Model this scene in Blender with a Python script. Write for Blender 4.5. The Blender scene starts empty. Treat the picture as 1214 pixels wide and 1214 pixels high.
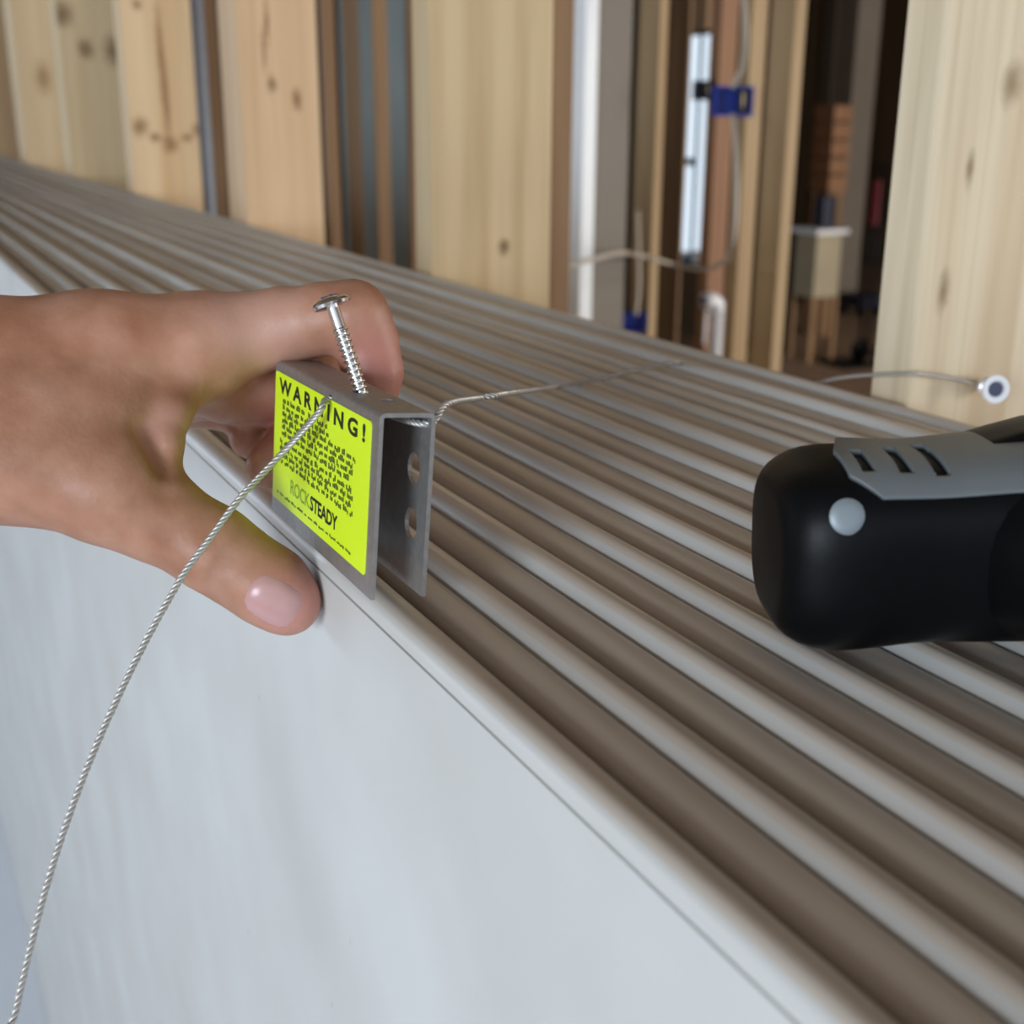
import bpy, bmesh, math, random
import numpy as np
from mathutils import Vector, Matrix
random.seed(4); np.random.seed(4)
S = bpy.context.scene
COL = S.collection

# ------------------------------------------------------------------ camera
F = 1462.0; H = 0.119; ZF = -1.37            # focal length (px of 1214), camera height over the stack, floor level
def _axes():
    u = np.array([-191-607, 132-607, F]); d = np.array([581-607, 5151-607, F])
    d /= np.linalg.norm(d); u = u-d*(u@d); u /= np.linalg.norm(u)
    return np.array([-u, -np.cross(u, d), -d])
R = _axes()                                   # rows: world axes in camera (right, down, forward)
C0 = np.array([0, 0, H])
cd = bpy.data.cameras.new('camera'); cam = bpy.data.objects.new('camera', cd); COL.objects.link(cam)
cd.sensor_width = 36; cd.sensor_fit = 'HORIZONTAL'; cd.lens = 36*F/1214; cd.clip_start = .01
M4 = Matrix.Identity(4)
for i in range(3):
    M4[i][0] = R[i, 0]; M4[i][1] = -R[i, 1]; M4[i][2] = -R[i, 2]; M4[i][3] = C0[i]
cam.matrix_world = M4
cd.dof.use_dof = True; cd.dof.focus_distance = .335; cd.dof.aperture_fstop = 15
S.camera = cam
def ray(px, py): return R@np.array([px-607., py-607., F])
def hit(px, py, axis, val):
    r = ray(px, py); return C0+r*((val-C0[axis])/r[axis])
def W(px, py, d): return C0+ray(px, py)/F*d
def proj(P):
    p = (np.array(P, float)-C0)@R; return p[:2]/p[2]*F+607

# ------------------------------------------------------------------ light
S.view_settings.view_transform = 'Standard'; S.view_settings.look = 'None'
S.view_settings.exposure = -.42; S.view_settings.gamma = 1; S.view_settings.use_curve_mapping = False
w = bpy.data.worlds.new('overcast_sky'); S.world = w; w.use_nodes = True
bg = w.node_tree.nodes['Background']; bg.inputs[0].default_value = (.80, .88, 1, 1); bg.inputs[1].default_value = 1.5
def area(name, loc, target, sx, sy, power, col):
    l = bpy.data.lights.new(name, 'AREA'); l.shape = 'RECTANGLE'; l.size = sx; l.size_y = sy; l.energy = power; l.color = col
    o = bpy.data.objects.new(name, l); COL.objects.link(o); o.location = loc
    o.rotation_euler = (Vector(target)-Vector(loc)).to_track_quat('-Z', 'Y').to_euler(); return o
area('window_daylight', (1.45, -2.35, .32), (-.3, .2, 0), 1.2, 1.0, 100, (.78, .89, 1))
area('back_room_fill_light', (1.6, 4.6, .1), (-4, 4.4, -.5), 1.6, 1.6, 220, (1, .93, .84))  # unseen lamp added to brighten the back room and the framing edges
area('dark_room_fill_light', (-.5, 7.6, .9), (-6, 5.8, -1.3), 1.2, .9, 190, (1, .95, .88))  # unseen lamp added to lift the floor of the dark room
area('left_window_daylight', (-4.6, -2.95, .2), (-2.6, .1, -.3), 3.4, 1.2, 90, (.72, .85, 1))

# ------------------------------------------------------------------ helpers
def link(o, parent=None):
    COL.objects.link(o)
    if parent: o.parent = parent
    return o
def obj(name, verts, faces, mat, parent=None, smooth=False, kind=None):
    me = bpy.data.meshes.new(name); me.from_pydata([tuple(map(float, v)) for v in verts], [], [tuple(int(i) for i in f) for f in faces]); me.update()
    if smooth:
        me.polygons.foreach_set('use_smooth', [True]*len(me.polygons))
    if mat: me.materials.append(mat)
    o = link(bpy.data.objects.new(name, me), parent)
    if kind: o['kind'] = kind
    return o
def bmobj(name, bm, mat, parent=None, smooth=False, kind=None):
    bmesh.ops.recalc_face_normals(bm, faces=bm.faces)
    me = bpy.data.meshes.new(name); bm.to_mesh(me); bm.free()
    if smooth: me.polygons.foreach_set('use_smooth', [True]*len(me.polygons))
    if mat: me.materials.append(mat)
    o = link(bpy.data.objects.new(name, me), parent)
    if kind: o['kind'] = kind
    return o
def empty(name, loc=(0, 0, 0)):
    o = bpy.data.objects.new(name, None); o.empty_display_size = .02; o.location = loc; return link(o)
def tag(o, label=None, cat=None, group=None, kind=None):
    if label: o['label'] = label
    if cat: o['category'] = cat
    if group: o['group'] = group
    if kind: o['kind'] = kind
    return o
def add_box(bm, a, b, bevel=0):
    v = [bm.verts.new((x, y, z)) for x in (a[0], b[0]) for y in (a[1], b[1]) for z in (a[2], b[2])]
    fs = [bm.faces.new([v[i] for i in q]) for q in ((0, 1, 3, 2), (4, 6, 7, 5), (0, 4, 5, 1), (2, 3, 7, 6), (0, 2, 6, 4), (1, 5, 7, 3))]
    if bevel:
        es = list({e for f in fs for e in f.edges})
        bmesh.ops.bevel(bm, geom=es, offset=bevel, segments=2, affect='EDGES', profile=.6)
def box(name, a, b, mat, parent=None, bevel=0, kind=None):
    bm = bmesh.new(); add_box(bm, a, b, bevel); return bmobj(name, bm, mat, parent, kind=kind)
def frame(t):
    t = np.array(t, float); t /= np.linalg.norm(t)
    a = np.array([0, 0, 1.]) if abs(t[2]) < .9 else np.array([1., 0, 0])
    u = np.cross(t, a); u /= np.linalg.norm(u); return u, np.cross(t, u)
def tube_data(pts, rad, n=8, caps=True, off=0):
    pts = [np.array(p, float) for p in pts]; V = []; Fc = []
    if not hasattr(rad, '__len__'): rad = [rad]*len(pts)
    u = None
    for i, p in enumerate(pts):
        t = pts[min(i+1, len(pts)-1)]-pts[max(i-1, 0)]; t /= np.linalg.norm(t)+1e-12
        if u is None: u, _ = frame(t)
        u = u-t*(u@t); u /= np.linalg.norm(u); v = np.cross(t, u)
        for k in range(n):
            a = 2*math.pi*k/n; V.append(p+rad[i]*(math.cos(a)*u+math.sin(a)*v))
    for i in range(len(pts)-1):
        for k in range(n):
            a = i*n+k; b = i*n+(k+1) % n; Fc.append((a+off, b+off, b+n+off, a+n+off))
    if caps:
        Fc.append(tuple(off+k for k in range(n))[::-1]); Fc.append(tuple(off+(len(pts)-1)*n+k for k in range(n)))
    return V, Fc
def tube(name, pts, rad, mat, parent=None, n=10, kind=None):
    V, Fc = tube_data(pts, rad, n); return obj(name, V, Fc, mat, parent, smooth=n > 6, kind=kind)
def lathe(name, base, axis, prof, mat, parent=None, n=24, smooth=True):
    """prof: list of (distance along axis, radius)"""
    t = np.array(axis, float); t /= np.linalg.norm(t); base = np.array(base, float)
    u, v = frame(t); V = []; Fc = []
    for (s, r) in prof:
        for k in range(n):
            a = 2*math.pi*k/n; V.append(base+t*s+r*(math.cos(a)*u+math.sin(a)*v))
    for i in range(len(prof)-1):
        for k in range(n):
            a = i*n+k; b = i*n+(k+1) % n; Fc.append((a, b, b+n, a+n))
    Fc.append(tuple(range(n))[::-1]); Fc.append(tuple((len(prof)-1)*n+k for k in range(n)))
    o = obj(name, V, Fc, mat, parent, smooth)
    o.data.shade_flat() if not smooth else o.data.set_sharp_from_angle(angle=math.radians(40))
    return o
def spline(pts, n=14):
    P = [np.array(p, float) for p in pts]; P = [2*P[0]-P[1]]+P+[2*P[-1]-P[-2]]; out = []
    for i in range(1, len(P)-2):
        for k in range(n):
            t = k/n; a, b, c, d = P[i-1:i+3]
            out.append(.5*((2*b)+(c-a)*t+(2*a-5*b+4*c-d)*t*t+(3*b-a-3*c+d)*t**3))
    out.append(P[-2]); return out
def rounded_rect(x0, y0, x1, y1, r, n=5):
    o = []
    for cx, cy, a0 in ((x1-r, y1-r, 0), (x0+r, y1-r, 90), (x0+r, y0+r, 180), (x1-r, y0+r, 270)):
        for k in range(n+1):
            a = math.radians(a0+90*k/n); o.append((cx+r*math.cos(a), cy+r*math.sin(a)))
    return o
def sheet_mesh(outer, holes, thick):
    """flat sheet in XY with holes, thickness along Z (centred); returns verts, faces"""
    cu = bpy.data.curves.new('tmp', 'CURVE'); cu.dimensions = '2D'; cu.fill_mode = 'BOTH'; cu.extrude = thick/2
    for loop in [outer]+holes:
        s = cu.splines.new('POLY'); s.points.add(len(loop)-1); s.use_cyclic_u = True
        for p, q in zip(s.points, loop): p.co = (q[0]*100, q[1]*100, 0, 1)
    cu.extrude = thick*50
    o = bpy.data.objects.new('tmp', cu); COL.objects.link(o)
    me = bpy.data.meshes.new_from_object(o.evaluated_get(bpy.context.evaluated_depsgraph_get()))
    V = [np.array(v.co)/100 for v in me.vertices]; Fc = [tuple(p.vertices) for p in me.polygons]
    bpy.data.objects.remove(o); bpy.data.curves.remove(cu); bpy.data.meshes.remove(me); return V, Fc
def text_mesh(txt, size, bold=0, space=1):
    cu = bpy.data.curves.new('tmp', 'FONT'); cu.body = txt; cu.size = 1; cu.space_character = space; cu.offset = bold
    cu.resolution_u = 3
    o = bpy.data.objects.new('tmp', cu); COL.objects.link(o)
    me = bpy.data.meshes.new_from_object(o.evaluated_get(bpy.context.evaluated_depsgraph_get()))
    V = np.array([v.co for v in me.vertices]); Fc = [tuple(p.vertices) for p in me.polygons]
    bpy.data.objects.remove(o); bpy.data.curves.remove(cu); bpy.data.meshes.remove(me)
    V[:, :2] -= V[:, :2].min(0); return V, Fc      # unit text, lower-left at the origin

# ------------------------------------------------------------------ materials
class NT:
    def __init__(s, name):
        s.m = bpy.data.materials.new(name); s.m.use_nodes = True; s.t = s.m.node_tree
        s.b = s.t.nodes['Principled BSDF']
    def n(s, typ, **kw):
        nd = s.t.nodes.new(typ)
        for k, v in kw.items():
            if k.startswith('_'): setattr(nd, k[1:], v)
            else: nd.inputs[k.replace('__', ' ')].default_value = v
        return nd
    def l(s, a, b): s.t.links.new(a, b)
    def mix(s, fac, a, b, blend='MIX'):
        nd = s.t.nodes.new('ShaderNodeMix'); nd.data_type = 'RGBA'; nd.blend_type = blend
        for sock, v in ((nd.inputs[0], fac), (nd.inputs[6], a), (nd.inputs[7], b)):
            if isinstance(v, bpy.types.NodeSocket): s.l(v, sock)
            elif isinstance(v, (int, float)): sock.default_value = v
            else: sock.default_value = (*v, 1)
        return nd.outputs[2]
    def ramp(s, fac, stops):
        nd = s.t.nodes.new('ShaderNodeValToRGB'); cr = nd.color_ramp
        while len(cr.elements) < len(stops): cr.elements.new(.5)
        for e, (p, c) in zip(cr.elements, stops): e.position = p; e.color = (*c, 1) if len(c) == 3 else c
        s.l(fac, nd.inputs[0]); return nd.outputs[0]
    def bump(s, h, strength, dist=.001):
        nd = s.n('ShaderNodeBump', Strength=strength, Distance=dist); s.l(h, nd.inputs['Height']); s.l(nd.outputs[0], s.b.inputs['Normal'])
def plain(name, col, rough=.5, metal=0, var=.12, scale=60, bump=0, spec=.5):
    m = NT(name); tc = m.n('ShaderNodeTexCoord'); no = m.n('ShaderNodeTexNoise', Scale=scale, Detail=4.0)
    m.l(tc.outputs['Object'], no.inputs['Vector'])
    c = m.mix(no.outputs[0], tuple(x*(1-var) for x in col), tuple(min(1, x*(1+var)) for x in col))
    m.l(c, m.b.inputs['Base Color']); m.b.inputs['Roughness'].default_value = rough; m.b.inputs['Metallic'].default_value = metal
    m.b.inputs['Specular IOR Level'].default_value = spec
    if bump: m.bump(no.outputs[0], bump, .0006)
    return m.m
def wood(name, light, dark, knots=(), seed=0, gs=1.0, contrast=1.0, knotcol=(.13, .065, .025)):
    """planed softwood: fine streaks and growth-ring figure along Z, with knots at given places"""
    m = NT(name); g = m.n('ShaderNodeNewGeometry')
    mp = m.n('ShaderNodeMapping'); m.l(g.outputs['Position'], mp.inputs[0])
    mp.inputs['Scale'].default_value = (38*gs, 38*gs, 1.5*gs); mp.inputs['Location'].default_value = (seed*3.1, seed*1.7, seed*.9)
    n1 = m.n('ShaderNodeTexNoise', Scale=1.0, Detail=3.0, Distortion=.6); m.l(mp.outputs[0], n1.inputs['Vector'])
    mp2 = m.n('ShaderNodeMapping'); m.l(g.outputs['Position'], mp2.inputs[0])
    mp2.inputs['Scale'].default_value = (170*gs, 170*gs, 4*gs); mp2.inputs['Location'].default_value = (seed, seed*2.3, 0)
    n2 = m.n('ShaderNodeTexNoise', Scale=1.0, Detail=2.0, Distortion=.8); m.l(mp2.outputs[0], n2.inputs['Vector'])
    mp3 = m.n('ShaderNodeMapping'); m.l(g.outputs['Position'], mp3.inputs[0])
    mp3.inputs['Scale'].default_value = (9*gs, 9*gs, .8*gs); mp3.inputs['Location'].default_value = (seed*5, 2, seed)
    n3 = m.n('ShaderNodeTexNoise', Scale=1.0, Detail=1.0); m.l(mp3.outputs[0], n3.inputs['Vector'])
    mul = m.n('ShaderNodeMath', _operation='MULTIPLY'); mul.inputs[1].default_value = 60; m.l(n3.outputs[0], mul.inputs[0])
    si = m.n('ShaderNodeMath', _operation='SINE'); m.l(mul.outputs[0], si.inputs[0])
    c = m.ramp(n1.outputs[0], [(.32, dark), (.5, tuple((a*.65+b*.35) for a, b in zip(light, dark))), (.7, light)])
    mr = m.n('ShaderNodeMapRange'); m.l(n2.outputs[0], mr.inputs[0]); mr.inputs[1].default_value = .45; mr.inputs[2].default_value = .75
    mr.inputs[3].default_value = 0; mr.inputs[4].default_value = .45*contrast
    c = m.mix(mr.outputs[0], c, tuple(x*.72 for x in dark))
    mr2 = m.n('ShaderNodeMapRange'); m.l(si.outputs[0], mr2.inputs[0]); mr2.inputs[1].default_value = .55; mr2.inputs[2].default_value = 1
    mr2.inputs[3].default_value = 0; mr2.inputs[4].default_value = .30*contrast
    c = m.mix(mr2.outputs[0], c, tuple(x*.8 for x in dark))
    for (P, r, sz) in knots:
        sub = m.n('ShaderNodeVectorMath', _operation='SUBTRACT'); m.l(g.outputs['Position'], sub.inputs[0]); sub.inputs[1].default_value = tuple(map(float, P))
        sc = m.n('ShaderNodeVectorMath', _operation='MULTIPLY'); m.l(sub.outputs[0], sc.inputs[0]); sc.inputs[1].default_value = (1, 1, sz)
        nn = m.n('ShaderNodeTexNoise', Scale=120.0, Detail=2.0); m.l(g.outputs['Position'], nn.inputs['Vector'])
        ln = m.n('ShaderNodeVectorMath', _operation='LENGTH'); m.l(sc.outputs[0], ln.inputs[0])
        ad = m.n('ShaderNodeMath', _operation='MULTIPLY_ADD'); m.l(nn.outputs[0], ad.inputs[0]); ad.inputs[1].default_value = r*.9; m.l(ln.outputs['Value'], ad.inputs[2])
        k = m.n('ShaderNodeMapRange'); m.l(ad.outputs[0], k.inputs[0]); k.inputs[1].default_value = r*1.75; k.inputs[2].default_value = r*.6
        k.inputs[3].default_value = 0; k.inputs[4].default_value = .9
        c = m.mix(k.outputs[0], c, knotcol)
    m.l(c, m.b.inputs['Base Color']); m.b.inputs['Roughness'].default_value = .62; m.b.inputs['Specular IOR Level'].default_value = .3
    m.bump(n2.outputs[0], .25, .0006); return m.m

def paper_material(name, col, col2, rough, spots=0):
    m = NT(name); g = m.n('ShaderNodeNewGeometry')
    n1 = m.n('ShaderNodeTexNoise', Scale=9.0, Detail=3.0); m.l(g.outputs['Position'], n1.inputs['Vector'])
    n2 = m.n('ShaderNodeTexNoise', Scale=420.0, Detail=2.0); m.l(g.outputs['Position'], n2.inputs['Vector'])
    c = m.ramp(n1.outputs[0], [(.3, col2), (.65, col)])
    if spots:
        vo = m.n('ShaderNodeTexVoronoi', Scale=22.0); m.l(g.outputs['Position'], vo.inputs['Vector'])
        mr = m.n('ShaderNodeMapRange'); m.l(vo.outputs['Distance'], mr.inputs[0]); mr.inputs[1].default_value = .035; mr.inputs[2].default_value = .012
        mr.inputs[3].default_value = 0; mr.inputs[4].default_value = .5
        c = m.mix(mr.outputs[0], c, (.22, .2, .18))
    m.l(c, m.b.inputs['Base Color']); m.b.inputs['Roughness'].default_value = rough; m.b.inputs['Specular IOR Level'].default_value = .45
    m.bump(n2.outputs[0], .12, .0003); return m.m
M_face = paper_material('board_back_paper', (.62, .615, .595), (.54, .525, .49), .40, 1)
M_edge = paper_material('board_edge_paper', (.62, .555, .485), (.54, .475, .405), .33)  # paper tone warmed, bounce light off the wood put into the colour
M_steel = plain('galvanised_steel', (.31, .295, .28), .45, .6, .25, 420, .2)
M_zinc = plain('zinc_screw', (.80, .80, .78), .2, 1, .06, 90)
M_chrome = plain('bright_zinc', (.85, .86, .88), .32, .6, .05, 90)
M_recess = plain('recess_shadow_metal', (.09, .10, .17), .5, .4, .05)  # dark tone stands for the shade inside recesses and the pipe end
M_wire = plain('braided_steel_wire', (.52, .50, .47), .42, .6, .12, 900)
M_yellow = plain('fluorescent_yellow_label', (.74, 1.0, .015), .45, 0, .03, 40)
M_ink = plain('black_ink', (.012, .016, .008), .6, 0, .05)
M_fineink = plain('dark_green_fine_ink', (.045, .075, .008), .6, 0, .05)
M_greyink = plain('grey_ink', (.24, .40, .03), .6, 0, .05)
M_black = plain('black_rubber', (.003, .0036, .0042), .42, 0, .15, 500, .06, .14)
M_gray = plain('grey_plastic_housing', (.15, .165, .17), .45, 0, .05, 300, .05)
M_blue = plain('blue_plastic_box', (.015, .05, .42), .4, 0, .1)
M_navy = plain('dark_navy_box', (.012, .016, .035), .45, 0, .1)
M_pvc = plain('white_pvc', (.72, .73, .75), .35, 0, .04)
M_cable = plain('white_cable_sheath', (.50, .45, .38), .45, 0, .08)
M_copper = plain('bare_wire_ends', (.28, .22, .12), .4, .3, .1)

# ------------------------------------------------------------------ the setting
box('floor', (-13, -3.2, ZF-.08), (2.2, 5.32, ZF), wood('subfloor_wood', (.30, .20, .135), (.21, .135, .09), seed=3, gs=.4), kind='structure')
box('ceiling', (-13, -3.2, 1.30), (2.2, 5.32, 1.40), wood('ceiling_wood', (.22, .15, .09), (.14, .09, .05), seed=5, gs=.3), kind='structure')
M_sheath = wood('dark_sheathing', (.115, .075, .042), (.07, .042, .022), seed=9, gs=.3)  # dark wood tone carries the darkness of the interior
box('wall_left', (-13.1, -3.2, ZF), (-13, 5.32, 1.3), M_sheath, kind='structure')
# back wall with a window opening seen as a bright slit between the studs
YB = 5.2
wl = hit(804, 150, 1, YB); wr = hit(838, 150, 1, YB); wz1 = hit(823, 42, 1, YB)[2]; wz0 = hit(815, 312, 1, YB)[2]
x0, x1 = wl[0], wr[0]
XE = hit(936, 200, 1, YB)[0]                  # the back wall ends here; a doorway leads on to the dark room
for i, (a, b) in enumerate((((-13, YB, ZF), (x0, YB+.03, 1.3)), ((x1, YB, ZF), (XE, YB+.03, 1.3)), ((x0, YB, ZF), (x1, YB+.03, wz0)), ((x0, YB, wz1), (x1, YB+.03, 1.3)))):
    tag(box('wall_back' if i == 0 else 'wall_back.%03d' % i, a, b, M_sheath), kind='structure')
YF = -3.1                                     # unseen front wall of the near room, added to cut ambient light, with two window openings; the end at +x is an open bay
M_gyp = plain('unpainted_wall_board', (.50, .45, .38), .7, 0, .08, 2)
for i, (a, b) in enumerate((((-13, ZF), (-9.5, 1.3)), ((-1.6, ZF), (.7, 1.3)), ((-9.5, ZF), (-1.6, -.5)), ((.7, ZF), (2.2, -.5)), ((-9.5, .9), (-1.6, 1.3)), ((.7, .9), (2.2, 1.3)))):
    tag(box('wall_front' if i == 0 else 'wall_front.%03d' % i, (a[0], YF-.12, a[1]), (b[0], YF, b[1]), M_gyp), kind='structure')
win = tag(empty('window_1', (0, 0, 0)), kind='structure')
mx = x0+(x1-x0)*.62
M_blueframe = plain('blue_grey_window_frame', (.10, .21, .30), .5, 0, .05)
box('mullion', (mx-.009, YB+.006, wz0), (mx+.009, YB+.024, wz1), M_blueframe, win)
for a, b in ((x0, x0+.012), (x1-.012, x1)): box('jamb', (a, YB+.004, wz0), (b, YB+.026, wz1), M_pvc, win)
for zz in (wz0, wz0+(wz1-wz0)*.44): box('rail', (x0+.012, YB+.006, zz), (mx-.009, YB+.024, zz+.05), M_blueframe, win)
gl = NT('window_glass'); gl.b.inputs['Transmission Weight'].default_value = 1; gl.b.inputs['Roughness'].default_value = .02; gl.b.inputs['IOR'].default_value = 1.1
gl.b.inputs['Base Color'].default_value = (.92, .97, .97, 1)
for a, b in ((x0+.012, mx-.009), (mx+.009, x1-.012)): box('pane', (a, YB+.012, wz0+.05), (b, YB+.016, wz1), gl.m, win)
XD = hit(936, 200, 1, 9.6)[0]-.4
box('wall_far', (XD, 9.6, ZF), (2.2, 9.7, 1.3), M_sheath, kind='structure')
box('floor.001', (XD, 5.32, ZF-.08), (2.2, 9.6, ZF), bpy.data.materials['subfloor_wood'], kind='structure')
box('ceiling.001', (XD, 5.32, 1.30), (2.2, 9.7, 1.40), bpy.data.materials['ceiling_wood'], kind='structure')
bm = bmesh.new(); vs = [bm.verts.new(q) for q in ((XE, 5.32, ZF), (XE-.1, 5.32, ZF), (XD-.1, 9.7, ZF), (XD, 9.7, ZF), (XE, 5.32, 1.3), (XE-.1, 5.32, 1.3), (XD-.1, 9.7, 1.3), (XD, 9.7, 1.3))]
for q in ((0, 1, 2, 3), (4, 5, 6, 7), (0, 1, 5, 4), (1, 2, 6, 5), (2, 3, 7, 6), (3, 0, 4, 7)): bm.faces.new([vs[i] for i in q])
bmobj('wall_side', bm, M_sheath, kind='structure')

# ------------------------------------------------------------------ the stack of gypsum boards
Y0 = .1046; T = .01285; NB = 23; XL, XR = -4.3, .45
def profile(even):
    # (offset across the board, height); odd boards show their back to the front, even boards are mirrored
    p = [(0, ZF), (0, -.0062), (.0011, -.0060), (.0011, -.0056), (.0, -.0053), (.0002, -.0036), (.0008, -.0022), (.0017, -.0011), (.0028, -.0004), (.0040, 0), (.0058, -.0003),
         (.0078, -.0010), (.0096, -.0021), (.0107, -.0034), (.0113, -.0055), (.0115, -.0085), (T-.0002, -.055), (T-.0002, ZF)]
    if even: p = [(.0002, ZF), (.0002, -.055), (.0013, -.0095), (.0014, -.0065), (.0018, -.0046), (.0027, -.0034), (.0042, -.0027), (.0066, -.0024), (.0092, -.0025), (.0112, -.0029),
                  (.0122, -.0037), (T-.0003, -.0056), (T-.0001, -.0070), (T-.0001, ZF)]
    return p
ordinals = ['front', 'second', 'third', 'fourth', 'fifth', 'sixth', 'seventh', 'eighth', 'ninth', 'tenth', 'eleventh', 'twelfth', 'thirteenth', 'fourteenth',
            'fifteenth', 'sixteenth', 'seventeenth', 'eighteenth', 'nineteenth', 'twentieth', 'twenty-first', 'twenty-second', 'last']
for i in range(NB):
    pr = profile(i % 2 == 1); xs = np.linspace(XL, XR, 40); V = []; Fc = []; n = len(pr)
    dz = 0 if i == 0 else random.uniform(-.0007, .0006); ph = random.uniform(0, 6)
    for x in xs:
        for a, b in pr: V.append((x, Y0+i*T+a, b+(dz+.0003*math.sin(x*3.1+ph) if b > -.1 else 0)))
    for k in range(len(xs)-1):
        for j in range(n-1): Fc.append((k*n+j, k*n+j+1, k*n+n+j+1, k*n+n+j))
    Fc.append(tuple(range(n))[::-1]); Fc.append(tuple((len(xs)-1)*n+j for j in range(n)))
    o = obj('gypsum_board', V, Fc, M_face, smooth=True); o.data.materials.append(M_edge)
    lo, hi = (7, 15) if i % 2 == 0 else (2, 12)  # paler face paper up to the crest also whitens the highlight by colour
    mi = []
    for k in range(len(xs)-1):
        for j in range(n-1): mi.append(1 if (lo <= j < hi) else 0)
    mi += [0, 0]; o.data.polygons.foreach_set('material_index', mi)
    o.data.flip_normals(); o.data.set_sharp_from_angle(angle=math.radians(50))
    if i == 0: lb = 'front gypsum board of the standing stack, its wide off-white paper face towards us'
    elif i == NB-1: lb = 'rearmost gypsum board of the stack, touching the studs, only its long edge showing'
    else: lb = '%s gypsum board counted from the front of the stack, showing its long %s edge' % (ordinals[i], 'brownish' if i % 2 else 'rounded')
    tag(o, lb, 'gypsum board', 'gypsum boards standing on edge in the stack')

M_cover = plain('pale_floor_cover', (.74, .78, .84), .35, 0, .05, 3)  # pale layer added over the floor, filling the bluish strip beside the boards
tag(box('floor_cover_sheet', (-6.5, -2.2, ZF), (.6, Y0-.0005, ZF+.003), M_cover), 'pale bluish sheet on the floor in front of the stack', 'sheet')
# ------------------------------------------------------------------ studs
YW = Y0+NB*T+.0008
def fit_stud(L, C, Rr, py, corner):
    """widths (along -x, along +y) of an upright whose near corner is 'corner', from its pixel edges"""
    def solve(fn, target):
        lo, hi = 0., 1.2
        for _ in range(50):
            mid = (lo+hi)/2
            if fn(mid): lo = mid
            else: hi = mid
        return lo
    x, y, z = corner
    wx = solve(lambda t: proj((x-t, y, z))[0] > L, L) if L is not None else .031
    wy = solve(lambda t: proj((x, y+t, z))[0] < Rr, Rr) if Rr is not None else .115
    return wx, wy
def stud(name, corner, wx, wy, mat, label, cat='stud', group=None, z0=ZF, z1=1.3):
    c = corner
    o = box(name, (c[0]-wx, c[1], z0), (c[0], c[1]+wy, z1), mat, bevel=.0016)
    return tag(o, label, cat, group)
G = 'studs of the wall behind the stack'
# right-hand stud carrying the screw
cR = hit(1104, 200, 1, YW); wx, wy = fit_stud(1057, 1104, None, 200, cR)
KR = lambda px, py: hit(px, py, 0, cR[0])
m = wood('pale_spruce', (.74, .63, .45), (.60, .47, .30), [(KR(1200, 100), .0065, .7), (KR(1150, 200), .0028, .35), (KR(1118, 345), .0036, .35)], 1, 1.0, .8, (.26, .18, .09))
stud('wall_stud', cR, wx, .125, m, 'pale wide stud at the right edge carrying the wire screw', 'stud', G)
XS = cR[0]
c2 = hit(510, 200, 1, YW); wx, wy = fit_stud(491, 510, 654, 200, c2)
m = wood('golden_spruce', (.62, .48, .285), (.49, .355, .19), [(hit(598, 293, 0, c2[0]), .0055, .8)], 2, .9, .7)
stud('wall_stud', c2, wx, wy, m, 'wide golden stud with one small knot, behind the middle of the stack', 'stud', G)
c3 = hit(283, 100, 1, YW); wx, wy = fit_stud(263, 283, 378, 100, c3)
K3 = lambda px, py: hit(px, py, 0, c3[0])
m = wood('warm_pine', (.68, .48, .29), (.54, .35, .19), [(K3(352, 118), .006, .45), (K3(322, 100), .006, .6), (K3(313, 60), .003, .12), (K3(316, 25), .003, .12)], 3, .8, .7, (.22, .11, .045))
stud('wall_stud', c3, wx, wy, m, 'warm orange stud with a split and knot, above the knuckles of the hand', 'stud', G)
c4 = hit(149, 100, 1, YW); wx, wy = fit_stud(141, 149, 232, 100, c4)
K4 = lambda px, py: hit(px, py, 0, c4[0])
m = wood('knotty_pine', (.72, .54, .33), (.60, .41, .22), [(K4(166, 150), .014, .9), (K4(202, 171), .013, .9), (K4(184, 163), .01, 1.3), (K4(222, 163), .01, 1.3), (K4(235, 154), .011, 1), (K4(190, 60), .006, .08), (K4(197, 120), .006, .09), (K4(162, 5), .009, 1)], 4, .7, .6, (.24, .12, .045))
stud('wall_stud', c4, wx, wy, m, 'stud with a curved branch knot across it, left of the grey conduit', 'stud', G)
c5 = hit(75, 100, 1, YW); wx, wy = fit_stud(68, 75, 141, 100, c5)
K5 = lambda px, py: hit(px, py, 0, c5[0])
m = wood('yellow_pine', (.72, .58, .36), (.60, .45, .26), [(K5(74, 17), .02, .8), (K5(102, 58), .016, .8), (K5(136, 60), .022, .7)], 5, .6, .5, (.16, .085, .03))
stud('wall_stud', c5, wx, wy, m, 'pale yellow stud with three dark round knots near the top left', 'stud', G)
c6 = hit(22, 100, 1, YW); wx, wy = fit_stud(14, 22, 68, 100, c6)
m = wood('light_pine', (.70, .55, .35), (.58, .42, .24), [(hit(51, 92, 0, c6[0]), .02, .5)], 6, .6, .5, (.33, .2, .09))
stud('wall_stud', c6, wx, wy, m, 'light stud with a brown streak, second from the left edge', 'stud', G)
c7 = hit(-22, 100, 1, YW); wx, wy = fit_stud(-28, -22, 13, 100, c7)
stud('wall_stud', c7, wx, wy, wood('dull_pine', (.40, .29, .17), (.30, .2, .11), [], 7, .6, .5), 'dull brown stud cut off by the left edge of the picture', 'stud', G)

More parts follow.
